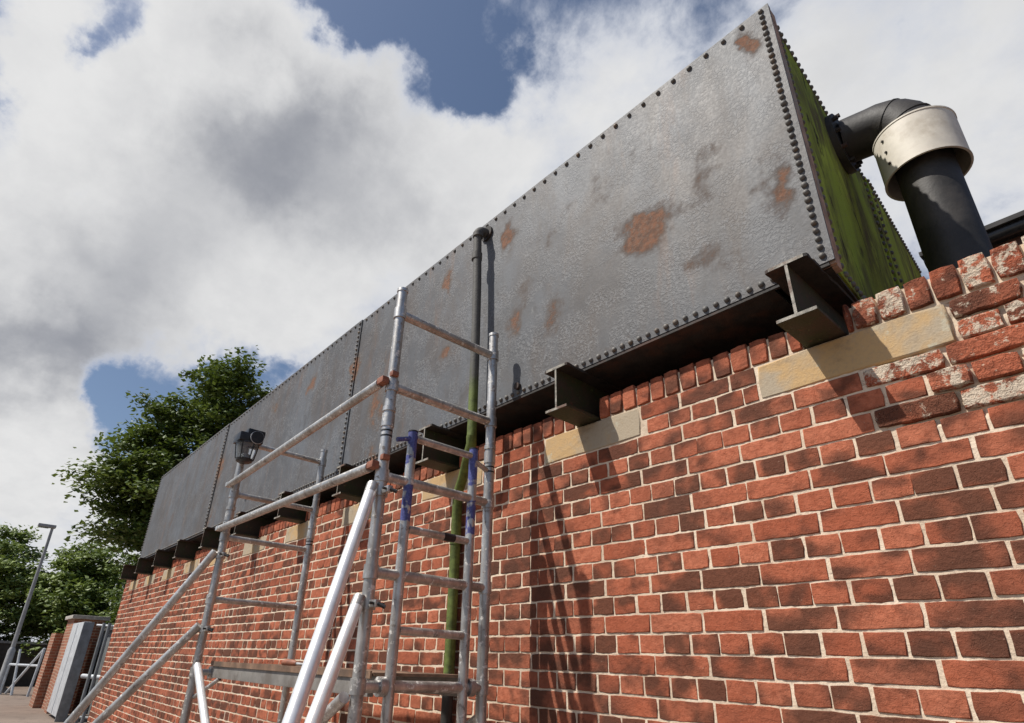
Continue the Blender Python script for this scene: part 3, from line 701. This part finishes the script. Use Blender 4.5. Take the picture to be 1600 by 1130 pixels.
# ------------------------------------------------------------------ scaffold tower
tw = thing('scaffold_tower', (-3.2, 1.53, -1.5), 'aluminium mobile scaffold tower with ladder frame and stabilisers beside the wall', 'scaffold')
X1, X2, YO, YI = -2.16, -4.22, 1.218, 1.832; tr = .0254
def part(name, pts, r_=tr, mat='alu', par=None, n=20): return MB().tube(pts, r_, n).build(name, M[mat], par or tw)
def post(x, y, ztop, joint):
    p = MB(); p.tube([(x, y, -1.36), (x, y, joint-.01)], tr, 20); p.tube([(x, y, joint-.0095), (x, y, ztop)], tr*.99, 20)
    o = p.build('post', M['alu'], tw)
    j = MB().ring((x, y, joint+.0), (0, 0, 1), .024, .0300, .022).ring((x, y, joint-.075), (0, 0, 1), .024, .0292, .062); j.build('joint_collar', M['alu'], o)
    MB().ring((x, y, ztop-.012), (0, 0, 1), .01, .0285, .016).build('end_cap', M['alu'], o)
    MB().box(x-.06, x+.06, y-.06, y+.06, -1.5, -1.49).tube([(x, y, -1.489), (x, y, -1.36)], .017, 12).build('foot', M['galv'], o)
    for zz_ in (joint-.10, joint-.125): MB().ring((x, y, zz_), (0, 0, 1), .0245, .0262, .008).build('mark', M['black_tape'], o)
    return o
post(X1, YO, 1.715, 1.045); post(X1, YI, 1.712, 1.02); post(X2, YO, 1.45, .93); post(X2, YI, 1.53, .90)
def transom(x, z, r_=.0225):
    o = part('transom', [(x, YO+.02, z), (x, YI-.02, z)], r_)
    for y in (YO, YI): MB().ring((x, y, z-.028), (0, 0, 1), .0245, .0308, .056).build('socket', M['alu'], o)
for z in (1.575, 1.175, .740, .333, -.088, -.50, -.92, -1.25): transom(X1, z)
for z in (1.43, 1.045, .742, .335, -.10, -.50, -.92, -1.25): transom(X2, z, .0195)
Y3, Y4 = 1.355, 1.722
for y, zt in ((Y3, .985), (Y4, .995)):
    o = part('ladder_stile', [(X1+.004, y, -1.25), (X1+.004, y, zt)], .0222, 'alu_blue')
    MB().ring((X1+.004, y, zt-.004), (0, 0, 1), .008, .0235, .006).build('end_cap', M['black_tape'], o)
for z in (.955, .532, .118, -.30, -.71, -1.08):
    o = part('rung', [(X1+.004, Y3+.018, z), (X1+.004, Y4-.018, z)], .0175)
    if abs(z-.532) < .01: MB().ring((X1+.004, 1.565, z), (0, 1, 0), .016, .0190, .062).build('tape', M['black_tape'], o)
part('stub_rail', [(X1+.004, Y3-.02, .945), (X1+.004, Y3-.082, .925)], .011, 'alu_blue')
part('stub_rail', [(X1+.004, Y4+.02, .93), (X1+.004, YI-.02, .905)], .013)
# horizontal braces with orange claws
def brace(z1, z2, y=YO-.048):
    o = part('guard_rail', [(X1-.03, y, z1), (X2+.03, y, z2)], .0222)
    for x, z, s in ((X1, z1, 1), (X2, z2, -1)):
        MB().box(x-.03, x+.022, y-.018, y+.018, z-.012, z+.020, .006).build('claw', M['orange'] if s > 0 else M['alu'], o)
        MB().box(x+.018*s-.010, x+.018*s+.020, YO-.026, YO+.010, z+.030, z+.056, .007).build('claw_trigger', M['orange'] if s > 0 else M['alu'], o)
brace(1.185, 1.10); brace(.775, .79)
brace(-.52, -.52)
part('diagonal_brace', [(X2+.20, YO-.052, -.06), (X1-.55, YO-.052, -1.05)], .0222, 'alu_sunlit')
part('diagonal_brace', [(X1+.0, YO-.052, -.125), (X2+.5, YO-.052, -.95)], .0222)
part('diagonal_brace', [(X1-.03, YI+.03, -.20), (X2+.5, YI+.03, -1.05)], .0222)
part('strut', [(X2+.18, YO+.10, -.13), (X2+.02, YO+.02, -.24)], .012)
# stabilisers
def stab(a, b, mat):
    a, b = Vector(a), Vector(b); o = part('stabiliser_tube', [a, b], .0250, mat)
    d = (b-a).normalized(); dz = Vector((0, 0, 1))
    MB().tube([a-d*.03, a+d*.02], .0262, 16).build('tube_end', M['alu'], o)
    x, y = (X1, YO) if abs(a.x-X1) < .3 else (X2, YO)
    c = MB().ring((x, y, a.z-.018), (0, 0, 1), .0245, .034, .04).box(x+.028, x+.085, y-.012, y+.012, a.z-.012, a.z+.016, .004)
    cl_ = c.build('clamp', M['alu'], o)
    MB().tube([(x+.07, y-.03, a.z+.002), (x+.07, y+.035, a.z+.002)], .0055, 8).tube([(x+.085, y, a.z), (x+.105, y+.02, a.z-.012)], .008, 8).build('clamp_bolt', M['black'], cl_)
    return o
F1 = Vector((-1.27, .26, -1.47)); F2 = Vector((-5.2, .2, -1.47))
A1 = Vector((X1+.012, YO-.050, .665)); A3 = Vector((X2-.012, YO-.050, .615))
stab(A1, F1, 'alu_sunlit'); stab((X1+.012, YO-.050, .205), A1+(F1-A1)*.80, 'alu_sunlit')
stab(A3, F2, 'alu'); stab((X2-.012, YO-.050, .150), A3+(F2-A3)*.86, 'alu')
for F in (F1, F2): MB().tube([(F.x, F.y, -1.5), (F.x, F.y, -1.455)], [.055, .03], 14).build('rubber_foot', M['black'], tw)
# platform
pf = thing('scaffold_platform', ((X1+X2)/2, 1.53, -.07), 'worn plywood platform with grey frame resting across the scaffold tower', 'platform')
MB().box(X2+.03, X1-.05, YO+.09, YI-.05, -.052, -.040).build('deck_board', M['ply'], pf)
for y in (YO+.085, YI-.075): MB().box(X2+.05, X1-.07, y, y+.028, -.128, -.0525, .004).build('side_beam', M['grey_frame'], pf)
MB().box(X2+.03, X1-.05, YO+.076, YO+.0845, -.062, -.034).build('edge_strip', M['ply'], pf)
for x, z in ((X2, -.10), (X1, -.088)):
    for y in (YO+.085, YI-.085): MB().ring((x, y, z), (0, 1, 0), .0228, .036, .030).build('hook', M['alu'], pf)
# brace end with orange claw lying on the deck, shaped like a scraper
tl = thing('brace_end', (-3.05, 1.42, -.040), 'small scaffold brace end with orange claw lying on the platform', 'brace end')
MB().tube([(-3.22, 1.36, -.022), (-3.19, 1.365, -.020), (-3.13, 1.375, -.022), (-3.10, 1.38, -.024)], [.014, .0175, .016, .010], 12).build('brace_claw', M['orange'], tl)
MB().tube([(-3.10, 1.38, -.025), (-2.98, 1.40, -.030)], .008, 10).box(-2.985, -2.945, 1.375, 1.43, -.038, -.028, .002).build('brace_tube', M['alu'], tl)
# lantern on the far outer post
ln = thing('work_lantern', (X2+.05, YO-.005, 1.26), 'black clear-lensed lantern fixed to the top of the far scaffold post', 'lantern')
lx, ly = X2+.075, YO-.005
hd = MB().box(lx-.075, lx+.075, ly-.085, ly+.085, 1.400, 1.465, .014).box(lx-.05, lx+.06, ly-.03, ly+.095, 1.455, 1.505, .012)
ho = hd.build('head', M['black'], ln)
MB().tube([(lx+.078, ly+.03, 1.435), (lx+.10, ly+.03, 1.435)], .045, 20).build('sensor', M['black'], ho)
MB().ring((lx+.09, ly+.03, 1.435), (1, 0, 0), .040, .048, .006).build('sensor_ring', M['galv'], ho)
def frus(z0, z1, a0, a1, th=None):
    mb = MB(); n = 20; vs = []
    for z, a in ((z0, a0), (z1, a1)):
        for j in range(n):
            w = 2*math.pi*j/n; vs.append((lx+a*math.cos(w), ly+a*math.sin(w), z))
    mb.add(vs, [(j, (j+1) % n, n+(j+1) % n, n+j) for j in range(n)], True); mb.add([], []); mb.f.append(list(range(n))[::-1]); mb.sm.append(False); mb.mi.append(0); mb.rnd.append(0.); return mb
frus(1.285, 1.399, .060, .078).build('lens', M['lens'], ln)
MB().tube([(lx, ly, 1.262), (lx, ly, 1.270), (lx, ly, 1.285)], [.045, .056, .060], 20).build('base_cup', M['black'], ln)
MB().tube([(lx, ly, 1.286), (lx, ly, 1.32)], [.035, .028], 14).build('bulb_holder', M['galv_dark'], ln)
for a_ in range(6):
    w = 2*math.pi*a_/6+.3
    MB().tube([(lx+.0605*math.cos(w), ly+.0605*math.sin(w), 1.283), (lx+.0785*math.cos(w), ly+.0785*math.sin(w), 1.400)], .005, 6).build('rib', M['black'], ln)
MB().ring((lx, ly, 1.392), (0, 0, 1), .06, .083, .012).build('rim', M['black'], ln)

# ------------------------------------------------------------------ far left: gate, piers, lamp
gl = thing('steel_gate_leaf', (-18.5, 2.4, -1.5), 'pale grey sheet-steel gate leaf standing open by the far brick pier', 'gate')
MB().box(-19.5, -17.62, 2.32, 2.46, -1.42, .63, .01).build('panel', M['galv'], gl)
MB().box(-18.62, -18.58, 2.310, 2.319, -1.40, .60).build('rib', M['galv'], gl)
MB().box(-17.619, -17.56, 2.30, 2.52, -1.5, .62, .01).build('shaded_end', M['galv_dark'], gl)  # darker grey paints in the shade on the end turned from the sun
rg = thing('tubular_gate', (-16.6, 2.9, -1.5), 'dark grey tubular steel gate between the steel panel and wall end', 'gate')
for y, x in ((2.62, -16.9), (2.70, -16.7), (2.86, -16.5), (3.05, -16.4)): MB().tube([(x, y, -1.5), (x, y, .60)], .035, 10).build('bar', M['galv_dark'], rg)
MB().tube([(-17.4, 2.56, .56), (-16.3, 3.2, .52)], .025, 10).build('top_rail', M['galv'], rg)
MB().tube([(-17.4, 2.56, -.55), (-16.3, 3.2, -.57)], .05, 10).build('middle_rail', M['galv'], rg)
MB().tube([(-17.4, 2.56, -1.38), (-16.3, 3.2, -1.38)], .03, 10).build('bottom_rail', M['galv_dark'], rg)
bw = thing('yard_shed', (-20, 4.6, -1.5), 'low grey panelled shed behind the tubular gate', 'shed')
MB().box(-22, -18.6, 3.2, 6.2, -1.5, .50).build('wall', M['galv_dark'], bw)
MB().box(-22.1, -18.5, 3.1, 6.3, .501, .58).build('roof', M['felt'], bw)
MB().box(-18.599, -18.57, 3.3, 6.1, -.9, -.2).build('panel', M['felt'], bw)
pr_ = thing('brick_pier', (-21, 2.6, -1.5), 'stepped red brick gate pier with concrete cap beside the steel panel', 'pier')
MB().box(-21.6, -20.3, 2.42, 3.15, -1.5, .78).build('shaft', M['far_brick'], pr_)
MB().box(-21.7, -20.2, 2.34, 3.25, .781, .88, .02).build('cap', M['concrete_cap'], pr_)
MB().box(-22.6, -21.601, 2.22, 3.0, -1.5, .42).build('buttress', M['far_brick'], pr_)
MB().box(-20.299, -19.75, 2.36, 2.9, -1.5, .22).build('buttress', M['far_brick'], pr_)
p2 = thing('brick_wall', (-30, .6, -1.5), 'dark red brick wall end with pale coping at the far left edge', 'wall')
MB().box(-34, -29.4, -1.2, .95, -1.5, .42).build('wall', M['far_brick'], p2)
MB().box(-34.05, -29.32, -1.25, 1.02, .421, .56, .02).build('coping', M['concrete_cap'], p2)
p3 = thing('concrete_wall', (-34, 3, -1.5), 'dark weathered concrete yard wall behind the street lamp', 'wall')
MB().box(-34.3, -33.9, 1.1, 9, -1.5, .15).build('wall', plain('dark_concrete', (.10, .085, .07), .9, 0, .3, 3, .2, .004), p3)
MB().box(-34.36, -33.84, 1.1, 9, .151, .24).build('coping', M['concrete_cap'], p3)
fg = thing('tubular_barrier', (-27.5, 2.1, -1.5), 'white tubular metal barrier leaning near the street lamp base', 'barrier')
for a, b in (((-27.6, 1.95, -1.45), (-26.6, 2.55, .0)), ((-27.6, 1.95, -.05), (-27.3, 2.1, -1.5)), ((-27.6, 1.95, -.55), (-26.6, 2.55, -.55)), ((-26.6, 2.55, .0), (-26.6, 2.5, -1.5)), ((-27.9, 1.8, -.55), (-27.9, 1.8, -1.5)), ((-27.9, 1.8, -.55), (-27.6, 1.95, -.55))):
    MB().tube([a, b], .04, 8).build('rail', M['galv'], fg)
lp = thing('street_lamp', (-28, 1.79, -1.5), 'tall grey street lamp post with flat head in front of the trees', 'street lamp')
MB().tube([(-28, 1.74, -1.5), (-28, 1.74, -.1), (-28, 1.74, .0)], [.125, .115, .075], 16).build('base', M['lamp_grey'], lp)
MB().tube([(-28, 1.74, .0), (-28, 1.70, 4.25)], [.072, .048], 14).build('pole', M['lamp_grey'], lp)
MB().box(-28.12, -27.85, 1.22, 1.80, 4.25, 4.36, .03).build('lamp_head', M['lamp_grey'], lp)
MB().box(-28.08, -27.89, 1.26, 1.58, 4.225, 4.249, .008).build('lens', M['lens'], lp)

# ------------------------------------------------------------------ trees
def tree(name, base, hgt, crown, label, mat, seed, nclump, nleaf, leaf, group=None, flat=.42, tilt=.55, lobes=None):
    q = random.Random(seed); bx, by = base
    t_ = thing(name, (bx, by, -1.5), label, 'tree', group)
    cx, cy, cz, rx, ry, rz = crown
    tk = MB(); tk.tube([(bx, by, -1.5), (bx+.05, by, 0), (cx*.5+bx*.5, cy*.5+by*.5, cz-rz*.5), (cx, cy, cz), (cx, cy, cz+rz*.7)], [.28, .22, .17, .10, .03], 10, wob=.08)
    cl_ = []
    while len(cl_) < nclump:
        v = Vector((q.gauss(0, 1), q.gauss(0, 1), q.gauss(0, 1))).normalized()
        rr = q.random()**.38
        lump = 1+.30*mnoise.noise((v.x*1.7+seed, v.y*1.7, v.z*1.7))+.16*mnoise.noise((v.x*4+seed, v.y*4, v.z*4))
        wd_ = 1.0 if v.z < .1 else (1-.28*v.z)
        c = Vector((cx+v.x*rx*rr*lump*wd_, cy+v.y*ry*rr*lump*wd_, cz+v.z*rz*rr*lump))
        if lobes:
            lc, lr = q.choices(lobes, weights=[l[1][0]*l[1][1]*l[1][2]+.9 for l in lobes])[0]
            c = Vector((lc.x+v.x*lr[0]*rr*lump, lc.y+v.y*lr[1]*rr*lump, lc.z+v.z*lr[2]*rr*lump))
        if c.z < -1.2: continue
        cl_.append((c, rr))
    for c, rr in cl_[::6]:
        tk.tube([(cx, cy, max(-.8, cz+(c.z-cz)*.35-.5)), tuple((Vector((cx, cy, cz))+c)/2+Vector((0, 0, -.15))), tuple(c)], [.06, .035, .010], 5, False)
    tk.build('trunk', M['bark'], t_)
    mb = MB(); V, F, RN = mb.v, mb.f, mb.rnd
    for c, rr in cl_:
        cr = q.uniform(.55, 1.15)*.62; tone = q.uniform(-.25, .25)
        for _ in range(nleaf):
            o = Vector((max(-.9, min(.9, q.gauss(0, .5))), max(-.9, min(.9, q.gauss(0, .5))), q.gauss(0, .45)*flat))*cr
            p_ = c+o+Vector((0, 0, -.10*o.xy.length))
            out = Vector((o.x, o.y, 0)); nrm = Vector((q.gauss(0, tilt), q.gauss(0, tilt), 1))+out*.5; nrm.normalize()
            a = nrm.orthogonal().normalized(); a.rotate(Matrix.Rotation(q.uniform(0, 6.28), 3, nrm)); b = nrm.cross(a)
            L = leaf*q.uniform(.65, 1.25); W = L*.62; k_ = len(V)
            V.extend((p_-a*L*.5, p_-b*W*.5+a*L*.08-nrm*L*.08, p_+a*L*.55, p_+b*W*.5+a*L*.08-nrm*L*.08))
            F.append([k_, k_+1, k_+2, k_+3]); RN.append(min(1, max(0, .5+tone+q.uniform(-.3, .3)))); mb.sm.append(False); mb.mi.append(0)
    mb.build('crown', M[mat], t_, rnd=True)
def lobe(px, py, dist, r_): return (ray(px, py)*dist, r_)
LB = [lobe(300, 745, 19.3, (2.6, 2.3, 2.0)), lobe(345, 635, 19.6, (1.3, 1.3, 1.35)), lobe(238, 675, 19.0, (.9, .75, 1.25)), lobe(200, 748, 18.6, (1.2, 1.15, .55)), lobe(300, 655, 19.4, (1.4, 1.2, 1.1)),
      lobe(212, 826, 18.8, (1.3, 1.0, .75)), lobe(405, 665, 20, (1.5, 1.2, 1.0)), lobe(285, 860, 19.3, (2.0, 1.5, 1.3)), lobe(230, 770, 19.0, (1.6, 1.2, 1.1)), lobe(360, 580, 19.6, (.7, .5, .55)), lobe(450, 800, 21, (2.5, 2.2, 2.5))]
tree('maple_tree', (-18.3, 5.0), 10, (-18.3, 4.6, 4.6, 4.2, 3.6, 3.5), 'big dark green leafy tree rising behind the far end of the tank', 'leaf_a', 4, 560, 115, .15, lobes=LB)
tree('small_tree', (-38, .2), 7, (-38, .2, 2.3, 3.6, 3.2, 3.3), 'light green bushy tree at the left edge behind the lamp post', 'leaf_b', 9, 300, 100, .22, flat=.6)
tree('small_tree', (-36, 4.2), 7, (-36, 4.4, 1.9, 3.2, 2.9, 3.2), 'green bushy tree between the street lamp and the big tree', 'leaf_b', 15, 300, 100, .22, flat=.6)
tree('small_tree', (-31, 7.4), 7, (-31, 7.6, 1.4, 3.2, 3.4, 3.0), 'dark green bushy tree directly below the big tree', 'leaf_a', 23, 260, 90, .22, flat=.6)
tree('small_tree', (-39, -5.5), 7, (-39, -5.5, 1.9, 3.6, 3.2, 3.0), 'bushy green tree just outside the left edge of the view', 'leaf_b', 31, 120, 60, .34, flat=.6)
